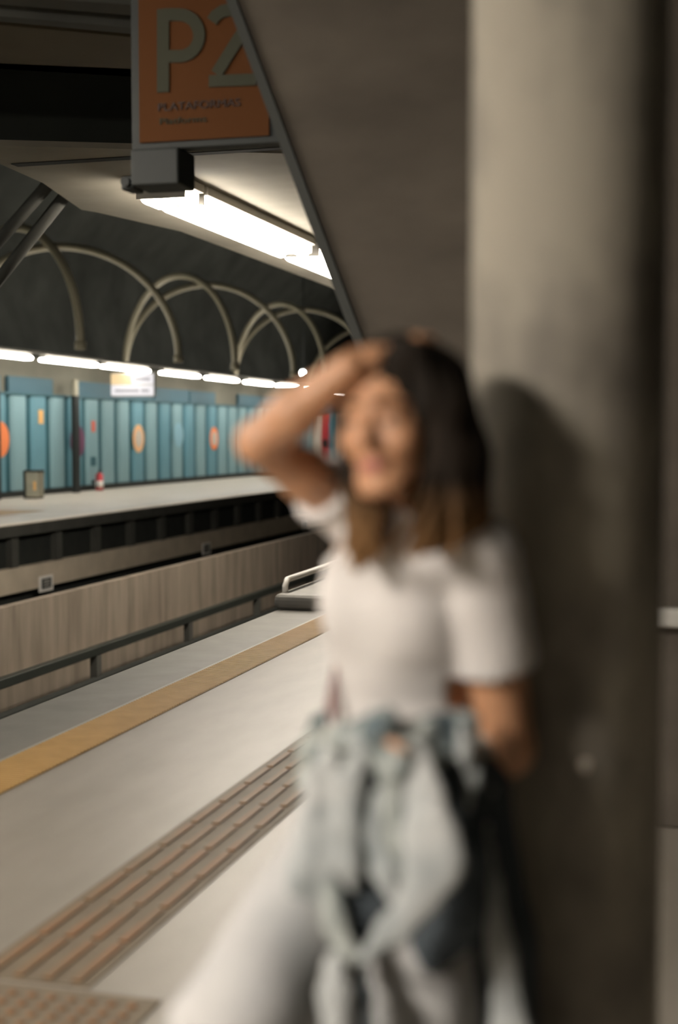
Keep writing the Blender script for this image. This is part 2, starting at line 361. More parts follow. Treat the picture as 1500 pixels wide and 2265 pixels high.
hoop(277, 790, 650, 815, 470, 630, 'wide cream hoop in the middle of the row')
hoop(277, 790, 520, 800, 395, 610, 'narrower hoop springing beside the middle wide hoop')
hoop(520, 815, 830, 840, 690, 687, 'wide cream hoop nearest the raised hand')
hoop(520, 815, 720, 825, 628, 675, 'narrower hoop just left of the bright spot lamp')
hoop(685, 840, 990, 860, 850, 722, 'last hoop, cut by the leaning concrete wall')

# lamp rows
def far_lamp(x0, x1, lb, lit=True, grp=None):
    X = -14.2; a = onx(x0, 790+x0*.1, X).y; b = onx(x1, 790+x1*.1, X).y
    t = thing('platform_lamp', lb, 'lamp', (X, a, 3.06), 0, grp); L = b-a
    bm = bmesh.new(); box(bm, -.05, .05, -.0, L, 0, .09); obj('housing', bm, 'housing', t)
    bm = bmesh.new(); box(bm, -.11, .11, .05, L-.05, -.06, -.001); obj('lit_tube', bm, 'fartube', t, bevel=.03)
    for f in (.2, .8):
        bm = bmesh.new(); cyl(bm, (0, L*f, .09), (0, L*f, .095), .03, n=8); obj('hanger', bm, 'housing', t)
segs = [(-60, 66), (93, 212), (228, 326), (358, 437), (458, 523), (544, 601), (616, 656), (680, 722), (740, 765), (778, 796)]
ords = ['leftmost', 'second', 'third', 'fourth', 'fifth', 'sixth', 'seventh', 'eighth', 'ninth', 'tenth']
for (a, b), o_ in zip(segs, ords):
    far_lamp(a, b, 'glowing tube lamp over the far platform, %s in the row%s' % (o_, '' if o_ == 'leftmost' else ' from the left'))
bm = bmesh.new(); box(bm, -14.23, -14.17, YB, YE, 3.155, 3.2); tag(obj('lamp_rail', bm, 'housing'), 'pale rail carrying the row of lamps over the far platform', 'rail')
y = 22.
for i in range(4):   # lamps of the same row that stand outside the frame, left of it
    X = -14.2; t = thing('platform_lamp', 'glowing tube lamp of the far row beyond the left frame edge', 'lamp', (X, -2+i*6.2, 3.06), 0, 'far lamps left of the frame')
    bm = bmesh.new(); box(bm, -.14, .14, 0, 4.4, 0, .09); obj('housing', bm, 'housing', t)
    bm = bmesh.new(); box(bm, -.11, .11, .05, 4.35, -.06, -.001); obj('lit_tube', bm, 'fartube', t, bevel=.03)
# round spot lamp
p = onx(670, 825, -12.6); t = thing('spot_lamp', 'small round bright spot lamp left of the raised hand', 'lamp', tuple(p))
bm = bmesh.new(); sphere(bm, (0,0,0), .085); obj('bulb', bm, 'dot', t)
bm = bmesh.new(); cyl(bm, (0, .02, .02), (0, .2, .12), .12, .05); cyl(bm, (0, .1, .1), (0, .1, 8.4-p.z), .02, n=8); obj('bracket', bm, 'signframe', t)
# lit white hanging sign
p = onx(293, 851, -14.2); s = (p-CO).dot(fwv)/F; w, h = 50*s, 26*s
t = thing('lit_hanging_sign', 'glowing white sign with a yellow corner hanging over the far platform', 'sign', tuple(p), math.radians(7))
bm = bmesh.new(); box(bm, -w, w, 0, .16, -h, h); obj('sign_box', bm, 'housing', t, bevel=.03)
bm = bmesh.new(); box(bm, -w*.97, w*.97, -.012, 0, -h*.93, -h*.06); box(bm, -.02*w, w*.97, -.012, 0, h*.04, h*.93); obj('white_face', bm, 'lightbox', t)
bm = bmesh.new(); box(bm, -w*.97, -.04*w, -.012, 0, h*.04, h*.93); obj('yellow_face', bm, 'lightyel', t)
bm = bmesh.new(); [box(bm, a*w, b*w, -.016, -.012, c*h, d*h) for a, b, c, d in ((.1,.8,.35,.6), (-.8,.3,-.62,-.4), (.4,.75,-.62,-.4))]; obj('lettering', bm, 'lightgrey', t)
for sx in (-.8, .8):
    bm = bmesh.new(); cyl(bm, (sx*w*.3, .08, h), (sx*w*.3, .08, h+.06), .02, n=8); obj('hanger', bm, 'housing', t)

# ------------------------------------------------------------------ near ceiling
CZ = 3.4
EDX = onz(0, 356, CZ).x
def zp(x, y): q = onz(x, y, CZ); return (q.x, q.y)
def skew(yl, yr, x=EDX, xr=4.2):      # a skewed line across the ceiling through two picture points
    a, b = Vector(zp(0, yl)), Vector(zp(290, yr)); d = (b-a)/(b.x-a.x); return (x, (a+d*(x-a.x)).y), (xr, (a+d*(xr-a.x)).y)
def band(bm, l0, l1, z0, z1, mi=0): prism(bm, [l0[0], l0[1], l1[1], l1[0]], z0, z1, mi)
far0 = skew(322, 330)
bm = bmesh.new()
pts = [far0[0], zp(95, 405), zp(180, 464), zp(215, 470), zp(400, 512), (EDX-.02, YE), (4.2, YE), far0[1]]
prism(bm, pts, CZ, CZ+.04); struct(obj('ceiling', bm, 'ceil'))
bm = bmesh.new(); prism(bm, pts, CZ+.04, CZ+.9); struct(obj('recess_shade_box', bm, 'dark'))  # solid dark box above the slab, its colour stands in for the recess shade
bm = bmesh.new(); j0, j1 = skew(370, 351), skew(363, 345)
prism(bm, [(EDX+.03, j0[0][1]), (4.1, j0[1][1]), (4.1, j1[1][1]), (EDX+.03, j1[0][1])], CZ-.006, CZ-.001); struct(obj('ceiling_joint', bm, 'joint'))
b0, b1 = skew(140, 152), skew(55, 82)
bm = bmesh.new(); band(bm, b0, b1, CZ, CZ+.5); struct(obj('ceiling_beam', bm, 'beam'))
c0 = skew(38, 66); c1 = skew(26, 52); d0, d1 = skew(10, 34), skew(-10, 10)
bm = bmesh.new(); band(bm, c0, c1, CZ-.02, CZ+.3); band(bm, d0, d1, CZ, CZ+.3); struct(obj('ceiling_beam', bm, 'lip'))
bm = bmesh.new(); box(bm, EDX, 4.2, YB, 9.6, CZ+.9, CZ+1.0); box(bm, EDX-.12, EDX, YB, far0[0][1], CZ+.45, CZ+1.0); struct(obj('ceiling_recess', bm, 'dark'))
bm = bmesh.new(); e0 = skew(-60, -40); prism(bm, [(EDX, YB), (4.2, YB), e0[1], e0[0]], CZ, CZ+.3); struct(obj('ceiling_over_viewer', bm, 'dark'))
# diagonal braces at far left
for (a, b, lb) in (((112, 402, 12), (-70, 610, 13.2), 'grey diagonal brace under the ceiling edge, left one'), ((150, 425, 12.2), (-60, 690, 13.4), 'grey diagonal brace under the ceiling edge, right one')):
    A, B = atd(*a), atd(*b); bm = bmesh.new(); tube(bm, [Vector((0,0,0)), B-A], .055, 8)
    tag(obj('diagonal_brace', bm, 'lip', loc=A), lb, 'brace')
# near lamps
LX0, LX1 = onz(357, 464, CZ-.13).x, onz(453, 448, CZ-.13).x
ys = onz(400, 457, CZ-.13).y; ye = onz(660, 557, CZ-.13).y; LL = ye-ys; PER = onz(675, 585, CZ-.13).y+.03-ys+.25
XC = (LX0+LX1)/2+.02
def near_lamp(y, L_, lb, m='tube', grp=None):
    t = thing('ceiling_lamp', lb, 'lamp', (XC, y, CZ-.11), 0, grp)
    bm = bmesh.new(); box(bm, -.24, .24, 0, L_, .04, .11); obj('housing', bm, 'housing', t, bevel=.01)
    for s in (-.12, .12):
        bm = bmesh.new(); cyl(bm, (s, .04, -.015), (s, L_-.04, -.015), .062, n=16); obj('lit_tube', bm, m, t)
    for f in (0.0, L_-.03):
        bm = bmesh.new(); box(bm, -.2, .2, f, f+.02, -.04, .04); obj('end_cap', bm, 'housing', t)
near_lamp(ys-.12, LL+.12, 'long glowing twin-tube ceiling lamp right under the orange sign')
ya_, yb_ = onz(330, 428, CZ-.11).y, onz(396, 448, CZ-.11).y
near_lamp(ya_, min(yb_, ys-.2)-ya_, 'short glowing ceiling lamp partly hidden behind the orange sign')
near_lamp(ys+LL+.25, LL, 'glowing twin-tube lamp cut off by the leaning concrete wall')
near_lamp(ys+2*LL+.5, LL, 'glowing twin-tube lamp hidden behind the leaning concrete wall')
for i in range(1):
    near_lamp(2.6-i*2.35, 2.2, 'glowing twin-tube lamp of the same row, left of and behind the viewer', 'backtube', 'near lamps above and behind the viewer')

t = thing('panel_lamp', 'bright rectangular panel lamp above the platform behind the viewer', 'lamp', (-2.65, -.80, 2.75))
bm = bmesh.new(); box(bm, -.28, .28, -.62, .62, .03, .12); obj('housing', bm, 'housing', t, bevel=.01)
bm = bmesh.new(); box(bm, -.24, .24, -.58, .58, -.12, .03); obj('lit_panel', bm, 'keypanel', t, bevel=.03)
for y in (-.4, .4):
    bm = bmesh.new(); cyl(bm, (0, y, .12), (0, y, CZ-2.75), .012, n=8); obj('hanger', bm, 'signframe', t)
# ------------------------------------------------------------------ leaning concrete wall
WY = 5.2
def wp(x, y): q = ony(x, y, WY); return (q.x, q.z)
top, bot = wp(484, -95), wp(1208, 1845)
dz = (bot[0]-top[0])/(bot[1]-top[1])
def lean(z): return top[0]+(z-top[1])*dz
bm = bmesh.new()
P = [(lean(0), 0), (4.2, 0), (4.2, CZ), (lean(CZ), CZ)]
A = [bm.verts.new((x, WY, z)) for x, z in P]; B = [bm.verts.new((x, WY+.35, z)) for x, z in P]
bm.faces.new(A); bm.faces.new(B[::-1])
for i in range(4): bm.faces.new((A[i], B[i], B[(i+1) % 4], A[(i+1) % 4]))
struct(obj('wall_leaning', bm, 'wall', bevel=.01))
bm = bmesh.new()
P = [(lean(0)-.03, 0), (lean(0)+.01, 0), (lean(CZ)+.01, CZ), (lean(CZ)-.03, CZ)]
A = [bm.verts.new((x, WY-.02, z)) for x, z in P]; B = [bm.verts.new((x, WY+.36, z)) for x, z in P]
bm.faces.new(A); bm.faces.new(B[::-1])
for i in range(4): bm.faces.new((A[i], B[i], B[(i+1) % 4], A[(i+1) % 4]))
struct(obj('trim_6', bm, 'trim'))
# pale rail on the wall, right of the pillar
p = ony(1480, 1366, WY-.10)
t = thing('wall_rail', 'pale horizontal rail on the wall right of the pillar', 'rail', (p.x-.15, WY, p.z))
bm = bmesh.new(); box(bm, 0, 1.4, -.13, -.06, -.033, .033); obj('rail_bar', bm, 'housing', t, bevel=.012)
for x in (.3, 1.1):
    bm = bmesh.new(); box(bm, x, x+.04, -.07, 0, -.02, .02); obj('rail_bracket', bm, 'signframe', t)

# ------------------------------------------------------------------ orange platform sign
SY = 5.72
def sp(x, y): return ony(x, y, SY)
c = sp(450, 318); S = (c-CO).dot(fwv)/F     # metres per pixel at the sign
xl, xr_, zb = sp(308, 318).x, sp(597, 300).x, sp(450, 309).z; zt = zb+ (309-5)*S
t = thing('platform_sign', 'orange hanging platform sign reading P2 in a dark frame', 'sign', (c.x, SY, zb))
ox = c.x
bm = bmesh.new(); box(bm, xl-ox-.035, xr_-ox+.12, .0, .09, -.03, zt-zb+.05); obj('sign_frame', bm, 'signframe', t, bevel=.006)
bm = bmesh.new(); box(bm, xl-ox+.006, xr_-ox, -.012, 0, 0, zt-zb+.02); obj('orange_panel', bm, 'orange', t)
def glyph(body, x0, y0, wpx, hpx, m, nm, bold=0.):
    mt = Matrix.Rotation(PI/2, 4, 'X')
    o = text(nm, body, 1, .002, m, t, mt)
    me = o.data; xs = [v.co.x for v in me.vertices]; zs = [v.co.z for v in me.vertices]
    sx = wpx*S/(max(xs)-min(xs)); sz = hpx*S/(max(zs)-min(zs)); mx, mz = min(xs), min(zs)
    q = sp(x0, y0)
    for v in me.vertices: v.co.x = (v.co.x-mx)*sx + q.x-ox; v.co.z = (v.co.z-mz)*sz + q.z-zb; v.co.y = v.co.y-.016
    return o
# P and 2 drawn as thick strokes
STK = [0.]
def stroke(pts, wd, nm):
    bm = bmesh.new(); P3 = [Vector((sp(a, b).x-ox, 0, sp(a, b).z-zb)) for a, b in pts]; hw = wd*S/2
    L_, R_ = [], []
    for i, p in enumerate(P3):
        d = (P3[min(i+1, len(P3)-1)]-P3[max(i-1, 0)]).normalized(); n = Vector((-d.z, 0, d.x))
        L_.append(p+n*hw); R_.append(p-n*hw)
    STK[0] += .0012
    for y0, y1 in ((-.018-STK[0], -.012),):
        vl = [[bm.verts.new((q.x, yy, q.z)) for yy in (y0, y1)] for q in L_]; vr = [[bm.verts.new((q.x, yy, q.z)) for yy in (y0, y1)] for q in R_]
        for i in range(len(P3)-1):
            bm.faces.new((vl[i][0], vl[i+1][0], vr[i+1][0], vr[i][0])); bm.faces.new((vl[i][1], vr[i][1], vr[i+1][1], vl[i+1][1]))
            bm.faces.new((vl[i][0], vl[i][1], vl[i+1][1], vl[i+1][0])); bm.faces.new((vr[i][0], vr[i+1][0], vr[i+1][1], vr[i][1]))
        bm.faces.new((vl[0][0], vr[0][0], vr[0][1], vl[0][1])); bm.faces.new((vl[-1][0], vl[-1][1], vr[-1][1], vr[-1][0]))
    obj(nm, bm, 'signwhite', t)
arc = [(400+44*math.sin(a), 81-46*math.cos(a)) for a in [PI*i/12 for i in range(13)]]
stroke([(364, 206), (364, 22)], 28, 'letter_stroke'); stroke([(366, 35)]+arc[0:13]+[(366, 127)], 27, 'letter_stroke')
stroke([(472, 50), (480, 38), (495, 28), (512, 24), (530, 28), (543, 40), (546, 56), (540, 74), (528, 92), (482, 166)], 27, 'numeral_stroke')
stroke([(466, 182), (570, 178)], 25, 'numeral_stroke')
glyph('PLATAFORMAS', 353, 248, 193, 17, 'signdark', 'sign_text')
glyph('Platforms', 357, 277, 110, 13, 'signwhite', 'sign_subtext')
q0, q1 = sp(297, 415), sp(402, 330)
bm = bmesh.new(); box(bm, q0.x-ox, q1.x-ox, -.04, .16, q0.z-zb, -.031); obj('lower_box', bm, 'signframe', t, bevel=.01)
for x in (-.2, .2):
    bm = bmesh.new(); cyl(bm, (x, .045, zt-zb+.05), (x, .045, CZ+.9-zb), .02, n=10); obj('hanger', bm, 'signframe', t)
q = sp(283, 405); t2 = thing('security_camera', 'small dark camera at the lower left of the orange sign', 'camera', (q.x, SY+.05, q.z))
bm = bmesh.new(); box(bm, -.03, .03, -.06, .06, -.03, .03); obj('camera_body', bm, 'signframe', t2, bevel=.01)
bm = bmesh.new(); cyl(bm, (0, -.085, 0), (0, -.06, 0), .02); obj('lens', bm, 'black', t2)

# ------------------------------------------------------------------ round pillar
def lp(x, y, d):   # picture point at depth d, in a level frame turned with the view: right, away, up
    p = CO + ray(x, y)*d; return np.array([p.x*math.cos(YAW)+p.y*math.sin(YAW), -p.x*math.sin(YAW)+p.y*math.cos(YAW), p.z])
PD = 2.41; pc = lp(1254, 960, PD); PR = .164
wc = Matrix.Rotation(YAW, 3, 'Z') @ Vector((pc[0], pc[1], 0))
bm = bmesh.new(); n = 96
cyl(bm, (0,0,0), (0,0,CZ), PR, n=n)
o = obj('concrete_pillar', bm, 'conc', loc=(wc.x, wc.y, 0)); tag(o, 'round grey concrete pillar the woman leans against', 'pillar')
bm = bmesh.new()
for i in range(5): sphere(bm, Vector((PR*math.sin(.03+i*.012)-.002, -PR*math.cos(.03+i*.012)+.001, .006*math.sin(i*2))), (.007, .002, .007+.002*(i%2)), 10)
obj('paint_chip', bm, 'paledot', o, loc=(0,0,lp(1262, 1705, PD-PR)[2]), rot=(0,0,YAW))

#PERSON
# ------------------------------------------------------------------ the woman: distance-field modelling
class Field:
    """smooth union of rounded shapes sampled on a grid, turned into one closed surface"""
    def __init__(s, lo, hi, h, far=.08):
        s.lo = np.array(lo, float); s.h = h; s.n = np.ceil((np.array(hi)-s.lo)/h).astype(int)+1; s.v = np.full(s.n, far, np.float32); s.far = far
    def _sub(s, lo, hi, mg):
        a = np.clip(np.floor((np.array(lo)-mg-s.lo)/s.h).astype(int), 0, s.n); b = np.clip(np.ceil((np.array(hi)+mg-s.lo)/s.h).astype(int)+1, 0, s.n)
        if np.any(b <= a): return None
        sl = tuple(slice(i, j) for i, j in zip(a, b))
        g = np.meshgrid(*[s.lo[k]+s.h*np.arange(a[k], b[k]) for k in range(3)], indexing='ij')
        return sl, np.stack(g, -1)
    def _mix(s, sl, d, k, op):
        o = s.v[sl]; d = d.astype(np.float32)
        if op == 'u': h = np.maximum(k-np.abs(o-d), 0)/k if k > 0 else 0; s.v[sl] = np.minimum(o, d)-h*h*k*.25
        else: h = np.maximum(k-np.abs(o+d), 0)/k if k > 0 else 0; s.v[sl] = np.maximum(o, -d)+h*h*k*.25
    def cone(s, a, b, ra, rb, k=.02, op='u', flat=None):
        a = np.array(a, float); b = np.array(b, float); r = max(ra, rb)
        q = s._sub(np.minimum(a, b)-r, np.maximum(a, b)+r, s.far)
        if q is None: return
        sl, P = q; ab = b-a; t = np.clip(((P-a)@ab)/max(ab@ab, 1e-9), 0, 1)
        dv = P-a-t[..., None]*ab
        if flat is not None:      # flatten along a direction: flat = (dir, factor>1)
            n = np.array(flat[0], float); n /= np.linalg.norm(n); dv = dv+(dv@n)[..., None]*n*(flat[1]-1)
        d = np.linalg.norm(dv, axis=-1)-(ra+(rb-ra)*t)
        s._mix(sl, d, k, op)
    def chain(s, pts, rs, k=.02, op='u', flat=None):
        for i in range(len(pts)-1): s.cone(pts[i], pts[i+1], rs[i], rs[i+1], k, op, flat)
    def ell(s, c, r, k=.02, R=None, op='u'):
        c = np.array(c, float); r = np.array(r, float); m = r.max()
        q = s._sub(c-m, c+m, s.far)
        if q is None: return
        sl, P = q; p = P-c
        if R is not None: p = p@R      # columns of R: the axes
        k0 = np.linalg.norm(p/r, axis=-1); k1 = np.linalg.norm(p/(r*r), axis=-1)+1e-9
        s._mix(sl, np.where(k0 < 1e-6, -m, k0*(k0-1)/k1), k, op)
    def loft(s, secs, k=.02, op='u'):      # secs: z, cx, cy, a, b, angle
        S = np.array(sorted(secs)); q = s._sub((S[:,1].min()-S[:,3].max(), S[:,2].min()-S[:,3].max(), S[0,0]), (S[:,1].max()+S[:,3].max(), S[:,2].max()+S[:,3].max(), S[-1,0]), s.far)
        if q is None: return
        sl, P = q; z = np.clip(P[..., 2], S[0,0], S[-1,0]); I = [np.interp(z, S[:,0], S[:,j]) for j in range(1, 6)]
        x = P[...,0]-I[0]; y = P[...,1]-I[1]; c, n = np.cos(I[4]), np.sin(I[4])
        u, w = x*c+y*n, -x*n+y*c
        k0 = np.sqrt((u/I[2])**2+(w/I[3])**2); k1 = np.sqrt((u/I[2]**2)**2+(w/I[3]**2)**2)+1e-9
        d = k0*(k0-1)/k1; dz = np.abs(P[...,2]-z); d = np.where(dz > 0, np.sqrt(np.maximum(d, 0)**2+dz**2), d)
        s._mix(sl, d, k, op)
    def warp(s, fn):
        g = np.meshgrid(*[s.lo[k]+s.h*np.arange(s.n[k]) for k in range(3)], indexing='ij')
        s.v += fn(*g).astype(np.float32)
    def mesh(s, name):
        v = s.v; n = np.array(v.shape); ins = v < 0
        cn = n-1; acc = np.zeros((*cn, 3)); cnt = np.zeros(cn, int); quads = []
        idx = np.arange(cn.prod()).reshape(cn)
        for ax in range(3):
            A = [slice(None)]*3; B = [slice(None)]*3; A[ax] = slice(0, -1); B[ax] = slice(1, None)
            ch = ins[tuple(A)] != ins[tuple(B)]; e = np.argwhere(ch)
            if not len(e): continue
            va = v[tuple(A)][ch]; vb = v[tuple(B)][ch]; t = va/(va-vb)
            p = e.astype(float); p[:, ax] += t
            o1, o2 = [(1,2),(2,0),(0,1)][ax]
            ok = (e[:,o1] > 0) & (e[:,o2] > 0) & (e[:,o1] < n[o1]-1) & (e[:,o2] < n[o2]-1)
            cs = []
            for d1, d2 in ((0,0),(-1,0),(-1,-1),(0,-1)):
                c = e.copy(); c[:,o1] += d1; c[:,o2] += d2
                g = np.all((c >= 0) & (c < cn), axis=1); cc = c[g]
                np.add.at(acc, (cc[:,0], cc[:,1], cc[:,2]), p[g]); np.add.at(cnt, (cc[:,0], cc[:,1], cc[:,2]), 1)
                cs.append(c)
            qs = np.stack([idx[tuple(np.clip(c, 0, cn-1).T)] for c in cs], 1)[ok]
            fl = ins[tuple(A)][ch][ok]; qs[~fl] = qs[~fl][:, ::-1]
            quads.append(qs)
        Q = np.concatenate(quads); use = np.unique(Q); rm = np.full(cn.prod(), -1); rm[use] = np.arange(len(use))
        cf = cnt.reshape(-1)[use]; co = acc.reshape(-1, 3)[use]/np.maximum(cf, 1)[:, None]; co = co*s.h+s.lo
        Q = rm[Q]; return co, Q
def to_mesh(name, parts, origin, smooth=True):
    V = []; Fc = []; o = 0
    for co, Q in parts: V.append(co); Fc.append(Q+o); o += len(co)
    V = np.concatenate(V)-origin; Fc = np.concatenate(Fc)
    me = bpy.data.meshes.new(name); me.vertices.add(len(V)); me.vertices.foreach_set('co', V.astype(np.float32).ravel())
    me.loops.add(len(Fc)*4); me.loops.foreach_set('vertex_index', Fc.astype(np.int32).ravel())
    me.polygons.add(len(Fc)); me.polygons.foreach_set('loop_start', np.arange(0, len(Fc)*4, 4, dtype=np.int32)); me.polygons.foreach_set('loop_total', np.full(len(Fc), 4, np.int32))
    me.update(calc_edges=True); me.validate(); return me
def relax(o, it=4, f=.5):
    m = o.modifiers.new('smooth', 'SMOOTH'); m.iterations = it; m.factor = f

RX, RY = .10, 2.32                                     # where she stands, in the level frame
ORG = np.array([RX, RY, 0.])
wl = Matrix.Rotation(YAW, 3, 'Z') @ Vector((RX, RY, 0))
woman = thing('person', 'woman in a white t-shirt leaning on the round pillar, hand raised to her head', 'person', (wl.x, wl.y, 0), YAW)
a40 = math.radians(40); f40 = np.array([-math.sin(a40), -math.cos(a40), 0]); l40 = np.array([math.cos(a40), -math.sin(a40), 0]); UP = np.array([0, 0, 1.])
ANG = -a40
# head frame
HD = 2.15; hc = lp(876, 930, HD); hy = math.radians(28); tl = math.radians(-3)
hf = np.array([-math.sin(hy), -math.cos(hy), 0]); hl = np.array([math.cos(hy), -math.sin(hy), 0])
HR = np.stack([hl, -hf, UP], 1)                        # head axes: her left, backwards, up
cz, sz = math.cos(tl), math.sin(tl); HR = HR @ np.array([[cz, 0, sz], [0, 1, 0], [-sz, 0, cz]])
def hp(x, y, z): return hc + HR @ np.array([x, y, z])
# joints
neck = lp(880, 1150, 2.20); chest = lp(890, 1340, 2.26); waist = lp(885, 1590, 2.30); hips = lp(892, 1740, 2.31)
shL = lp(1062, 1225, 2.15); shR = lp(792, 1132, 2.33)
elR = lp(572, 978, 2.16); wrR = lp(772, 814, 2.09)
elL = lp(1122, 1655, 2.24); wrL = lp(1010, 1690, 2.42)
hiR = lp(835, 1765, 2.33); knR = lp(535, 2275, 2.05); anR = knR+np.array([-.12, -.06, -knR[2]+.09])
hiL = lp(950, 1760, 2.27); knL = lp(893, 2260, 2.16); anL = np.array([knL[0]-.03, knL[1]-.02, .09])
def finger(Fd, pts, r, k=.006):
    Fd.chain(pts, [r, r*.95, r*.88, r*.75][:len(pts)], k)
def body_prims(Fd):
    Fd.loft([(waist[2]-.02, waist[0], waist[1], .112, .082, ANG), (chest[2], chest[0], chest[1], .130, .088, ANG), (chest[2]+.09, (chest[0]+neck[0])/2, (chest[1]+neck[1])/2, .125, .07, ANG), (neck[2]-.03, neck[0], neck[1], .07, .055, ANG)], .03)
    Fd.loft([(hips[2]-.04, hips[0], hips[1], .145, .10, ANG), (hips[2]+.05, hips[0], hips[1], .14, .10, ANG), (waist[2], waist[0], waist[1], .112, .082, ANG)], .03)
    Fd.chain([neck+np.array([0, .01, -.04]), hp(0, .022, -.07)], [.053, .050], .03)
    Fd.chain([neck+np.array([0,0,-.035]), shL], [.04, .047], .03); Fd.chain([neck+np.array([0,0,-.035]), shR], [.04, .047], .03)
    Fd.chain([shR, shR*.45+elR*.55, elR], [.049, .041, .034], .015)
    Fd.chain([elR, elR*.6+wrR*.4, wrR], [.033, .036, .024], .015)
    Fd.chain([shL, shL*.5+elL*.5, elL], [.047, .046, .043], .015)
    Fd.chain([elL, elL*.6+wrL*.4, wrL], [.043, .040, .027], .015)
    Fd.chain([hiR, knR, anR], [.078, .052, .034], .02); Fd.chain([hiL, knL, anL], [.078, .052, .034], .02)
    for an in (anR, anL): Fd.cone(an+np.array([0,0,-.03]), an+f40*.14+np.array([0,0,-.06]), .035, .022, .02)
    # left hand behind her back
    pd = wrL-elL; pd /= np.linalg.norm(pd); pc_ = wrL+pd*.05
    Fd.cone(wrL, wrL+pd*.08, .024, .034, .012, flat=(f40, 1.9))
    for j in range(4):
        o_ = (UP*(.030-.020*j)); st = wrL+pd*.085+o_
        finger(Fd, [st, st+pd*.03, st+pd*.05-f40*-.01, st+pd*.065-f40*-.025], .0085)
    finger(Fd, [wrL+pd*.02+UP*.02, wrL+pd*.045+UP*.052, wrL+pd*.065+UP*.06], .010)
# right hand laid on the crown, fingers pushed into the hair
hw = wrR; hd = (lp(880, 757, 2.16)-hw); hd /= np.linalg.norm(hd)
def hand_prims(Fd):
    nrm = np.cross(hd, UP); nrm /= np.linalg.norm(nrm); side = np.cross(nrm, hd)      # across the palm
    pal = hw+hd*.085
    ax = np.cross(hd, (hp(0, .02, .0)-hw)); ax /= np.linalg.norm(ax)
    Fd.cone(hw, hw+hd*.04, .024, .028, .012, flat=(side, 1.5)); 
    for j in range(4):
        st = hw+hd*.03+ax*(.024-.016*j); kn = hw+hd*.088+ax*(.030-.020*j)
        Fd.cone(st, kn, .014, .011, .010)
        u = (kn-hw); u /= np.linalg.norm(u); L_ = [.036, .042, .040, .031][j]
        dn = hp(0, .03, .02)-kn; dn /= np.linalg.norm(dn)
        p1 = kn+u*L_; p2 = p1+(u+dn*.45)/np.linalg.norm(u+dn*.45)*L_*.65; p3 = p2+(u+dn*.9)/np.linalg.norm(u+dn*.9)*L_*.55
        finger(Fd, [kn, p1, p2, p3], .0088)
    t0 = hw+hd*.02+ax*.02; t1 = t0+hd*.03+ax*.03; t2 = t1+hd*.03+ax*.014
    finger(Fd, [t0, t1, t2], .0105)
def head_prims(Fd):
    E = lambda c, r, k=.015, op='u': Fd.ell(hp(*c), r, k, HR, op)
    Cn = lambda a, b, ra, rb, k=.01, op='u': Fd.cone(hp(*a), hp(*b), ra, rb, k, op)
    E((0, .016, .026), (.073, .094, .087)); E((0, -.028, .005), (.064, .060, .070)); E((0, -.030, -.046), (.048, .058, .060), .03)
    Cn((-.012, -.070, -.098), (.012, -.070, -.098), .016, .016, .025); E((0, -.080, -.100), (.017, .014, .014), .012)
    for s in (-1, 1):
        E((s*.040, -.062, -.030), (.022, .022, .020), .02)          # cheekbone
        Cn((s*.050, .012, -.040), (s*.024, -.055, -.094), .016, .014, .025)   # jaw line
        Cn((s*.012, -.087, .022), (s*.042, -.074, .022), .009, .007, .012)   # brow ridge
        E((s*.031, -.094, .001), (.016, .014, .011), .008, 's')       # eye socket
        E((s*.031, -.0755, .001), (.0135, .0125, .0115), .003)       # eyeball under the lids
        Cn((s*.019, -.0875, .0055), (s*.043, -.0795, .0045), .0042, .0036, .004); Cn((s*.020, -.0865, -.0075), (s*.041, -.079, -.0065), .0035, .003, .004)  # upper lid
        E((s*.011, -.098, -.036), (.008, .009, .007), .006)          # nostril wing
        E((s*.076, .012, -.012), (.008, .018, .030), .008)            # ear
    Cn((0, -.089, .010), (0, -.108, -.030), .0085, .0105, .008); E((0, -.110, -.033), (.011, .011, .009), .006)
    Cn((-.017, -.088, -.063), (.017, -.088, -.063), .004, .004, .006); Cn((-.010, -.0925, -.062), (.010, -.0925, -.062), .0045, .0045, .005)
    Cn((-.011, -.090, -.071), (.011, -.090, -.071), .0052, .0052, .005)
    Cn((-.022, -.096, -.067), (.022, -.096, -.067), .0018, .0018, .002, 's')
# body surface: coarse field for the trunk and limbs, fine field for head, hands
lo = np.minimum.reduce([elR, anR, hips, anL])-.10; hi = np.maximum.reduce([shL, elL, hips, wrL, wrR])+.12; lo[2] = -.01
cut = hp(0, 0, -.10)[2]
BF = Field(lo, (hi[0], hi[1], hc[2]+.16), .008); body_prims(BF); head_prims(BF); hand_prims(BF)
HF = Field(hc-np.array([.17, .17, .185]), hc+np.array([.13, .16, .16]), .003); body_prims(HF); head_prims(HF); hand_prims(HF)
# the coarse surface is left out inside the fine box, the fine one reaches one cell beyond it
def keep(part, box_lo, box_hi, inside):
    co, Q = part; c = co[Q].mean(1); m = np.all((c > box_lo) & (c < box_hi), axis=1); Q = Q[m if inside else ~m]; return co, Q
hb0, hb1 = HF.lo+.006, HF.lo+(HF.n-3)*HF.h
bp_ = keep(BF.mesh('b'), hb0+.004, hb1-.004, False); hp_ = HF.mesh('h')
me = to_mesh('body', [bp_, hp_], ORG)
body = link('body', me, ['skin', 'lips'], woman, True)
lc = hp(0, -.097, -.067)-ORG
cs = np.empty(len(me.polygons)*3); me.polygons.foreach_get('center', cs); cs = cs.reshape(-1, 3)-lc; q = cs@HR
mi = ((q[:,0]/.024)**2+(q[:,2]/.0088)**2 < 1) & (np.abs(q[:,1]) < .02); me.polygons.foreach_set('material_index', mi.astype(np.int32))
relax(body, 2, .4)
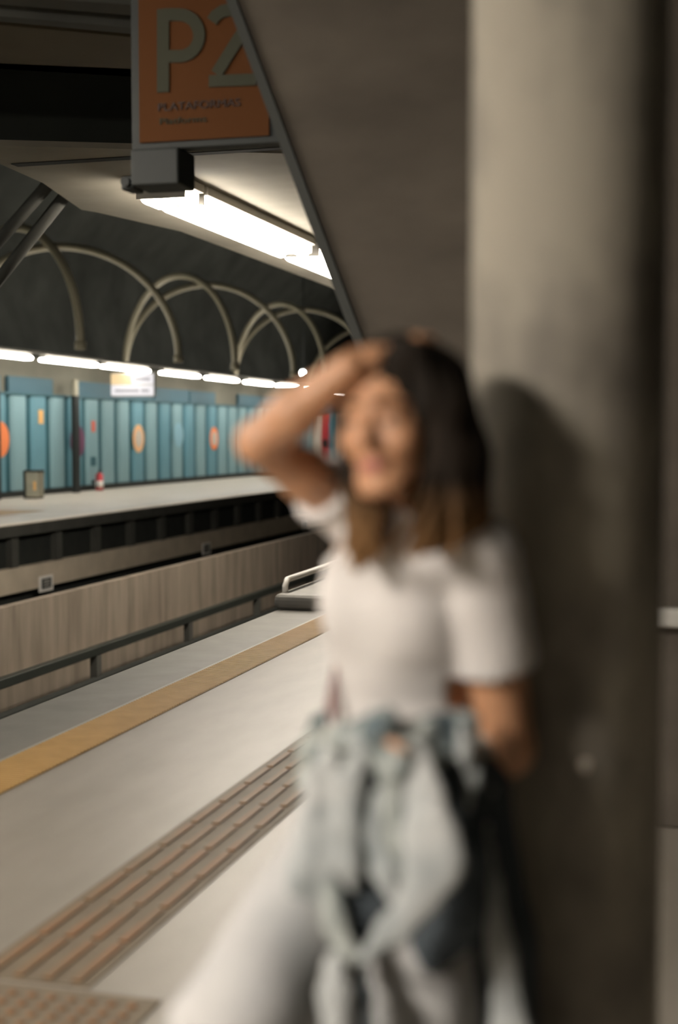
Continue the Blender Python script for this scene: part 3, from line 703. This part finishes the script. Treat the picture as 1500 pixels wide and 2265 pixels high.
for s in (-1, 1):
    bm = bmesh.new(); sphere(bm, Vector(hp(s*.031, -.0785, -.001)-ORG), .0104, 16); e_ = obj('eye', bm, 'eye', woman)
    bm = bmesh.new(); sphere(bm, Vector(hp(s*.031-.003, -.0850, -.001)-ORG), (.0062, .0062, .0062), 16); obj('iris', bm, 'iris', e_)
    bm = bmesh.new(); tube(bm, [Vector(hp(s*x, y, z)-ORG) for x, y, z in ((.012, -.0975, .0225), (.026, -.094, .0265), (.040, -.083, .025), (.050, -.073, .018))], [.0030, .0038, .003, .0012], 8); obj('eyebrow', bm, 'hair', woman)
# hair: cap, parted curtains, tips
def grooves(amp, fr):
    def fn(X, Y, Z):
        q = (np.stack([X, Y, Z], -1)-hc)@HR; a = np.arctan2(q[...,0], q[...,1]+.02)
        return amp*(np.sin(a*fr+np.sin(q[...,2]*25)*1.5)+.6*np.sin(a*fr*2.3+1+q[...,2]*18))
    return fn
HA = Field(hc-np.array([.16, .16, .28]), hc+np.array([.19, .20, .17]), .004)
E = lambda c, r, k=.015, op='u': HA.ell(hp(*c), r, k, HR, op)
E((0, .024, .036), (.089, .104, .098)); E((.012, .040, -.02), (.082, .082, .11), .03); E((.020, .050, -.09), (.078, .062, .10), .03)
# the face opening
E((.0, -.115, -.055), (.070, .085, .110), .012, 's'); E((-.018, -.125, .022), (.074, .078, .062), .02, 's')
# near curtain (her left) falls beside the cheek and over the shoulder to the front
HA.chain([hp(.050, -.040, .085), hp(.088, -.024, .02), hp(.098, -.006, -.06), hp(.090, -.010, -.14), lp(965, 1170, 2.08), lp(925, 1215, 2.05)], [.030, .030, .034, .036, .026, .012], .03)
HA.chain([hp(.06, .03, .05), hp(.082, .03, -.06), hp(.088, .02, -.14), hp(.07, .03, -.20)], [.05, .046, .043, .03], .03)
# far curtain (her right), behind the cheek and down the front
HA.chain([hp(-.055, .0, .08), hp(-.080, .018, .0), hp(-.072, .005, -.09), lp(812, 1150, 2.13), lp(808, 1200, 2.11), lp(792, 1248, 2.09)], [.028, .022, .026, .030, .024, .010], .02)
HA.warp(grooves(.0022, 17))
hme = to_mesh('hair', [HA.mesh('hair')], ORG); ho = link('hair', hme, 'hair', woman, True)
relax(ho, 2, .4)
rnd = random.Random(3)
for nm, src, dst, cnt_, sp_ in (('hair_lock', [(-.06, -.01, .07), (-.085, .0, -.02), (-.075, -.01, -.10)], [(806, 1185, 2.09), (790, 1258, 2.07)], 9, .012), ('hair_lock', [(.062, -.045, .08), (.094, -.028, -.0), (.090, -.032, -.10)], [(955, 1175, 2.05), (905, 1235, 2.02)], 11, .016)):
    bm = bmesh.new()
    for i in range(cnt_):
        d = np.array([rnd.gauss(0, sp_), rnd.gauss(0, sp_*.6), 0]); w_ = rnd.uniform(.7, 1.3)
        P_ = [hp(*p)-ORG+d*.5 for p in src]+[lp(*p)-ORG+d*(1+.6*j)*w_ for j, p in enumerate(dst)]
        tt = np.linspace(0, len(P_)-1, 14); P2 = [np.array([np.interp(t_, range(len(P_)), [p[c] for p in P_]) for c in range(3)]) for t_ in tt]
        for _ in range(2): P2 = [P2[0]]+[(P2[j-1]+2*P2[j]+P2[j+1])/4 for j in range(1, len(P2)-1)]+[P2[-1]]
        tube(bm, P2, [.0055]*9+[.005, .004, .003, .002, .0008], 6, 0)
    obj(nm, bm, 'hair', woman)

# white t-shirt
def folds(X, Y, Z, amp=.003):
    return amp*(np.sin(X*38+Z*26+np.sin(Y*30)*1.2)*.6+np.sin(Z*46-X*30+np.sin(Y*21)*2)*.4)
TF = Field(np.minimum.reduce([shR, waist, lp(700, 1100, 2.2)])-.14, np.maximum.reduce([shL, elL, neck])+.13, .006)
TF.loft([(waist[2]-.06, waist[0], waist[1], .128, .098, ANG), (waist[2]+.05, waist[0]+.001, waist[1], .130, .100, ANG), (chest[2]-.06, chest[0]+.004, chest[1], .132, .100, ANG), (chest[2]+.03, chest[0]+.006, chest[1], .140, .100, ANG), (neck[2]-.07, (neck[0]*2+chest[0])/3, neck[1]+.01, .135, .080, ANG), (neck[2]-.03, neck[0], neck[1], .085, .066, ANG)], .03)
for s in (-1, 1): TF.ell(chest+f40*.052+l40*.052*s+UP*-.005, (.055, .056, .058), .05)
TF.chain([neck+UP*-.045, shL+UP*-.004], [.045, .056], .03); TF.chain([neck+UP*-.045, shR+UP*.0], [.045, .058], .03)
TF.cone(neck+np.array([0, .0, -.05]), neck+(hp(0, .02, -.07)-neck)*.16, .064, .058, .012)      # collar
cL = shL+(elL-shL)*.55; TF.cone(shL, cL, .058, .062, .02); TF.cone(shL*.6+cL*.4, cL, .062, .066, .01)
cR = shR+(elR-shR)*.37; TF.cone(shR, cR, .060, .058, .02)
TF.warp(folds)
# flat sleeve openings
for c_, e_, r_ in ((cL, elL, .10), (cR, elR, .10)):
    d = (e_-c_)/np.linalg.norm(e_-c_); p0 = c_+d*.004
    q = TF._sub(c_-.13, c_+.13, 0)
    sl, P = q; dd = -((P-p0)@d); tt_ = (P-p0)@d; near = (np.linalg.norm(P-p0-tt_[..., None]*d, axis=-1) < .082) & (tt_ > -.01)
    TF.v[sl] = np.where(near, np.maximum(TF.v[sl], -dd), TF.v[sl])
tme = to_mesh('t_shirt', [TF.mesh('t')], ORG); to = link('t_shirt', tme, 'tee', woman, True); relax(to, 2, .4)

# wide pale jeans
JF = Field(np.minimum.reduce([anR, anL, hips])-.16, np.maximum.reduce([hips, hiL])+.19, .008); JF_hi = waist[2]
JF.loft([(hips[2]-.03, hips[0], hips[1], .160, .118, ANG), (hips[2]+.06, hips[0], hips[1], .150, .112, ANG), (waist[2]-.01, waist[0], waist[1], .124, .094, ANG)], .03)
JF.chain([hiR, knR, anR+np.array([0,0,.0])], [.098, .098, .112], .03)
JF.chain([hiL, knL, anL+np.array([0,0,.0])], [.100, .104, .112], .03)
JF.warp(lambda X, Y, Z: .006*(np.sin(Z*30+X*28+np.sin(Y*16)*1.5)*.6+np.sin(X*42-Z*15)*.4))
q = JF._sub((-9, -9, -.2), (9, 9, .06), 0); JF.v[q[0]] = np.maximum(JF.v[q[0]], (.035-q[1][...,2]))
jo = link('jeans', to_mesh('jeans', [JF.mesh('j')], ORG), 'jeans', woman, True); relax(jo, 2, .4)
for an in (anR, anL):
    SF = Field(an-np.array([.20, .26, .10]), an+np.array([.12, .12, .06]), .006)
    SF.cone(an+f40*-.03+UP*-.045, an+f40*.15+UP*-.055, .036, .030, .02, flat=(UP, .9)); SF.cone(an, an+UP*-.04, .040, .040, .02)
    q = SF._sub((-9, -9, -1), (9, 9, 9), 0); SF.v[q[0]] = np.maximum(SF.v[q[0]], .012-q[1][...,2])
    so = link('shoe', to_mesh('shoe', [SF.mesh('s')], ORG), 'shoe', woman, True); relax(so, 2)
    bm = bmesh.new(); P0 = an-ORG
    outline = [P0+f40*(.06+.125*math.cos(t_))+l40*.042*math.sin(t_) for t_ in [2*PI*i/28 for i in range(28)]]
    prism(bm, outline, 0.0, .022); obj('sole', bm, 'sole', so)

# denim jacket tied round the waist
def wpt(a, z, r=1.0, off=(0,0)):     # point on the waist wrap: angle from her front towards her left
    s_ = (z-hips[2])/(waist[2]-hips[2]); c_ = hips*(1-s_)+waist*s_; A_, B_ = .168*(1-s_)+.142*s_, .128*(1-s_)+.112*s_
    return np.array([c_[0], c_[1], z]) + r*(l40*A_*math.sin(a)+f40*B_*math.cos(a))
DF = Field(hips-np.array([.27, .27, .42]), hips+np.array([.32, .30, .20]), .006)
ZW = waist[2]
for k_ in range(14):      # rolled band round the waist, thick and sagging
    a0, a1 = -PI+2*PI*k_/14, -PI+2*PI*(k_+1)/14
    z0 = ZW-.035-.03*math.cos(a0); z1 = ZW-.035-.03*math.cos(a1)
    DF.cone(wpt(a0, z0), wpt(a1, z1), .026, .026, .02); DF.cone(wpt(a0, z0-.045), wpt(a1, z1-.045), .022, .022, .02)
DF.warp(lambda X, Y, Z: .005*(np.sin(Z*95+X*20+np.sin(Y*25)*2)*.7+np.sin(X*60+Z*40)*.5))
jk = link('denim_jacket', to_mesh('denim_jacket', [DF.mesh('d')], ORG), 'denim', woman, True); relax(jk, 2)
# hanging back and side panel of the jacket
PF = Field(hips-np.array([.10, .22, .62]), hips+np.array([.36, .32, .16]), .007)
for a_, dx, zb_, r_ in ((.55, -.01, -.30, .024), (.95, .01, -.33, .026), (1.35, .03, -.52, .030), (1.75, .03, -.56, .028), (2.15, .02, -.54, .024), (2.9, -.01, -.50, .024)):
    t_ = wpt(a_, ZW-.06, 1.05); b_ = wpt(a_, ZW-.06, 1.25 if a_ < 1.9 else 1.02)+np.array([dx, .02, zb_]); m_ = (t_+b_)/2+np.array([.012, 0, 0])
    PF.chain([t_, m_, b_], [r_, r_*1.3, r_*1.5], .05, flat=(l40*math.sin(a_)+f40*math.cos(a_), 1.6))
PF.warp(lambda X, Y, Z: .007*np.sin(X*85+Y*60+np.sin(Z*9)*2))
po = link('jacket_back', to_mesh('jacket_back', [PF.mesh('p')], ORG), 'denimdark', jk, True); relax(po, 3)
po['label'] = 'dark hanging back of the jacket'
# pale fold edge of the hanging jacket
SF = Field(lp(1000, 1780, 2.1)-np.array([.10,.15,.45]), lp(1200, 1780, 2.2)+np.array([.05,.15,.05]), .006)
SF.chain([lp(1078, 1800, 2.16), lp(1085, 1960, 2.14), lp(1105, 2110, 2.13), lp(1130, 2300, 2.12), lp(1140, 2420, 2.12)], [.008, .018, .022, .026, .028], .02, flat=((0,1,0), 1.8))
SF.warp(lambda X, Y, Z: .004*np.sin(X*90+Z*30))
so = link('jacket_placket', to_mesh('jacket_placket', [SF.mesh('p')], ORG), 'denimlight', jk, True); relax(so, 3)
# front knot and hanging sleeves
KN = Field(lp(700, 1620, 2.1)-np.array([.12,.14,.50]), lp(1040, 1600, 2.1)+np.array([.08,.14,.08]), .005)
KN.chain([lp(1020, 1600, 2.12), lp(960, 1640, 2.10), lp(880, 1650, 2.09), lp(800, 1640, 2.14), lp(750, 1625, 2.20)], [.026, .03, .036, .03, .024], .02)
KN.cone(lp(850, 1615, 2.07), lp(890, 1700, 2.06), .032, .028, .015)
KN.warp(lambda X, Y, Z: .005*np.sin(X*70-Z*80+np.sin(Y*40)))
ko = link('sleeve_knot', to_mesh('sleeve_knot', [KN.mesh('k')], ORG), 'denim', jk, True); relax(ko, 3)
def sleeve(nm, pts, rs, m, amp=.004, flat=2.4, ph=0):
    P_ = [lp(*p) for p in pts]; A_ = np.array(P_); mr = max(rs)+.03
    S_ = Field(A_.min(0)-mr, A_.max(0)+mr, .005); S_.chain(P_, rs, .02, flat=((.25, 1, 0), flat))
    S_.warp(lambda X, Y, Z: amp*(np.sin(X*120+np.sin(Z*14+ph)*2)+.5*np.sin(X*60-Z*45+ph)))
    o_ = link(nm, to_mesh(nm, [S_.mesh('s')], ORG), m, jk, True); relax(o_, 3, .4); return o_
sleeve('sleeve', [(922, 1670, 2.05), (940, 1760, 2.03), (955, 1850, 2.01), (962, 1900, 2.00), (925, 1985, 2.00), (870, 2055, 2.00), (800, 2122, 2.01)], [.021, .026, .040, .041, .029, .021, .010], 'denimlight', ph=0, amp=.002, flat=2.8)
sleeve('sleeve', [(800, 1668, 2.09), (768, 1740, 2.08), (762, 1830, 2.07), (764, 1910, 2.07), (778, 1965, 2.07)], [.015, .022, .021, .018, .010], 'denimlight', ph=2, amp=.002)
sleeve('cuff_fold', [(872, 1690, 2.06), (868, 1780, 2.05), (884, 1870, 2.04), (892, 1935, 2.04)], [.015, .018, .020, .012], 'denim', ph=1, amp=.003)
sleeve('cuff_fold', [(838, 1760, 2.08), (832, 1850, 2.07), (846, 1930, 2.06), (872, 1990, 2.05)], [.010, .014, .017, .009], 'denimlight', ph=4, amp=.002)
sleeve('gap_backing', [(812, 1720, 2.12), (800, 1850, 2.12), (802, 1950, 2.11), (806, 2070, 2.08)], [.018, .034, .044, .030], 'denimdark', ph=3)  # dark panel filling the gap between the sleeves
sleeve('cuff', [(733, 1965, 2.07), (740, 2040, 2.05), (766, 2108, 2.04), (800, 2128, 2.03)], [.016, .019, .018, .010], 'denim', ph=2, amp=.002)
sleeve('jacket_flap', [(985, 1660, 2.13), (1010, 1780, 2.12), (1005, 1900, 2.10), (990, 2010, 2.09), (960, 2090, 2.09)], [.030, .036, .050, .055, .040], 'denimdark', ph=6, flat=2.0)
for k_, pp in enumerate(([(1020, 1610, 2.09), (1026, 1660, 2.08), (1030, 1700, 2.08)], [(1048, 1660, 2.10), (1046, 1720, 2.09), (1034, 1790, 2.08)], [(760, 1650, 2.12), (790, 1640, 2.10), (815, 1622, 2.09)])):
    sleeve('fold_edge', pp, [.007, .010, .005], 'denimlight', ph=k_, amp=.001, flat=1.6)
sleeve('hanging_hem', [(740, 2128, 2.01), (741, 2200, 1.98), (742, 2330, 1.96)], [.016, .021, .022], 'denimlight', ph=4, amp=.0015)
sleeve('crease_shade', [(806, 2120, 2.05), (806, 2200, 2.00), (808, 2330, 1.98)], [.008, .012, .013], 'denimdark', ph=4, amp=.0015)  # dark strip standing in for the shaded crease in the trouser leg
sleeve('side_drape', [(738, 1640, 2.22), (718, 1740, 2.18), (706, 1840, 2.12), (694, 1930, 2.10), (690, 1985, 2.10)], [.018, .026, .034, .040, .026], 'denimlight', ph=5, flat=1.6)
bm = bmesh.new(); tube(bm, [Vector(lp(x, y, d)-ORG) for x, y, d in ((858, 1640, 2.035), (885, 1652, 2.03), (905, 1662, 2.035))], .006, 8); obj('cuff_stitch', bm, 'stitch', jk)
bm = bmesh.new(); tube(bm, [Vector(lp(x, y, d)-ORG) for x, y, d in ((742, 1470, 2.26), (737, 1520, 2.25), (734, 1560, 2.24), (738, 1600, 2.23))], [.002, .006, .009, .004], 8); obj('bag_strap', bm, 'strap', woman)
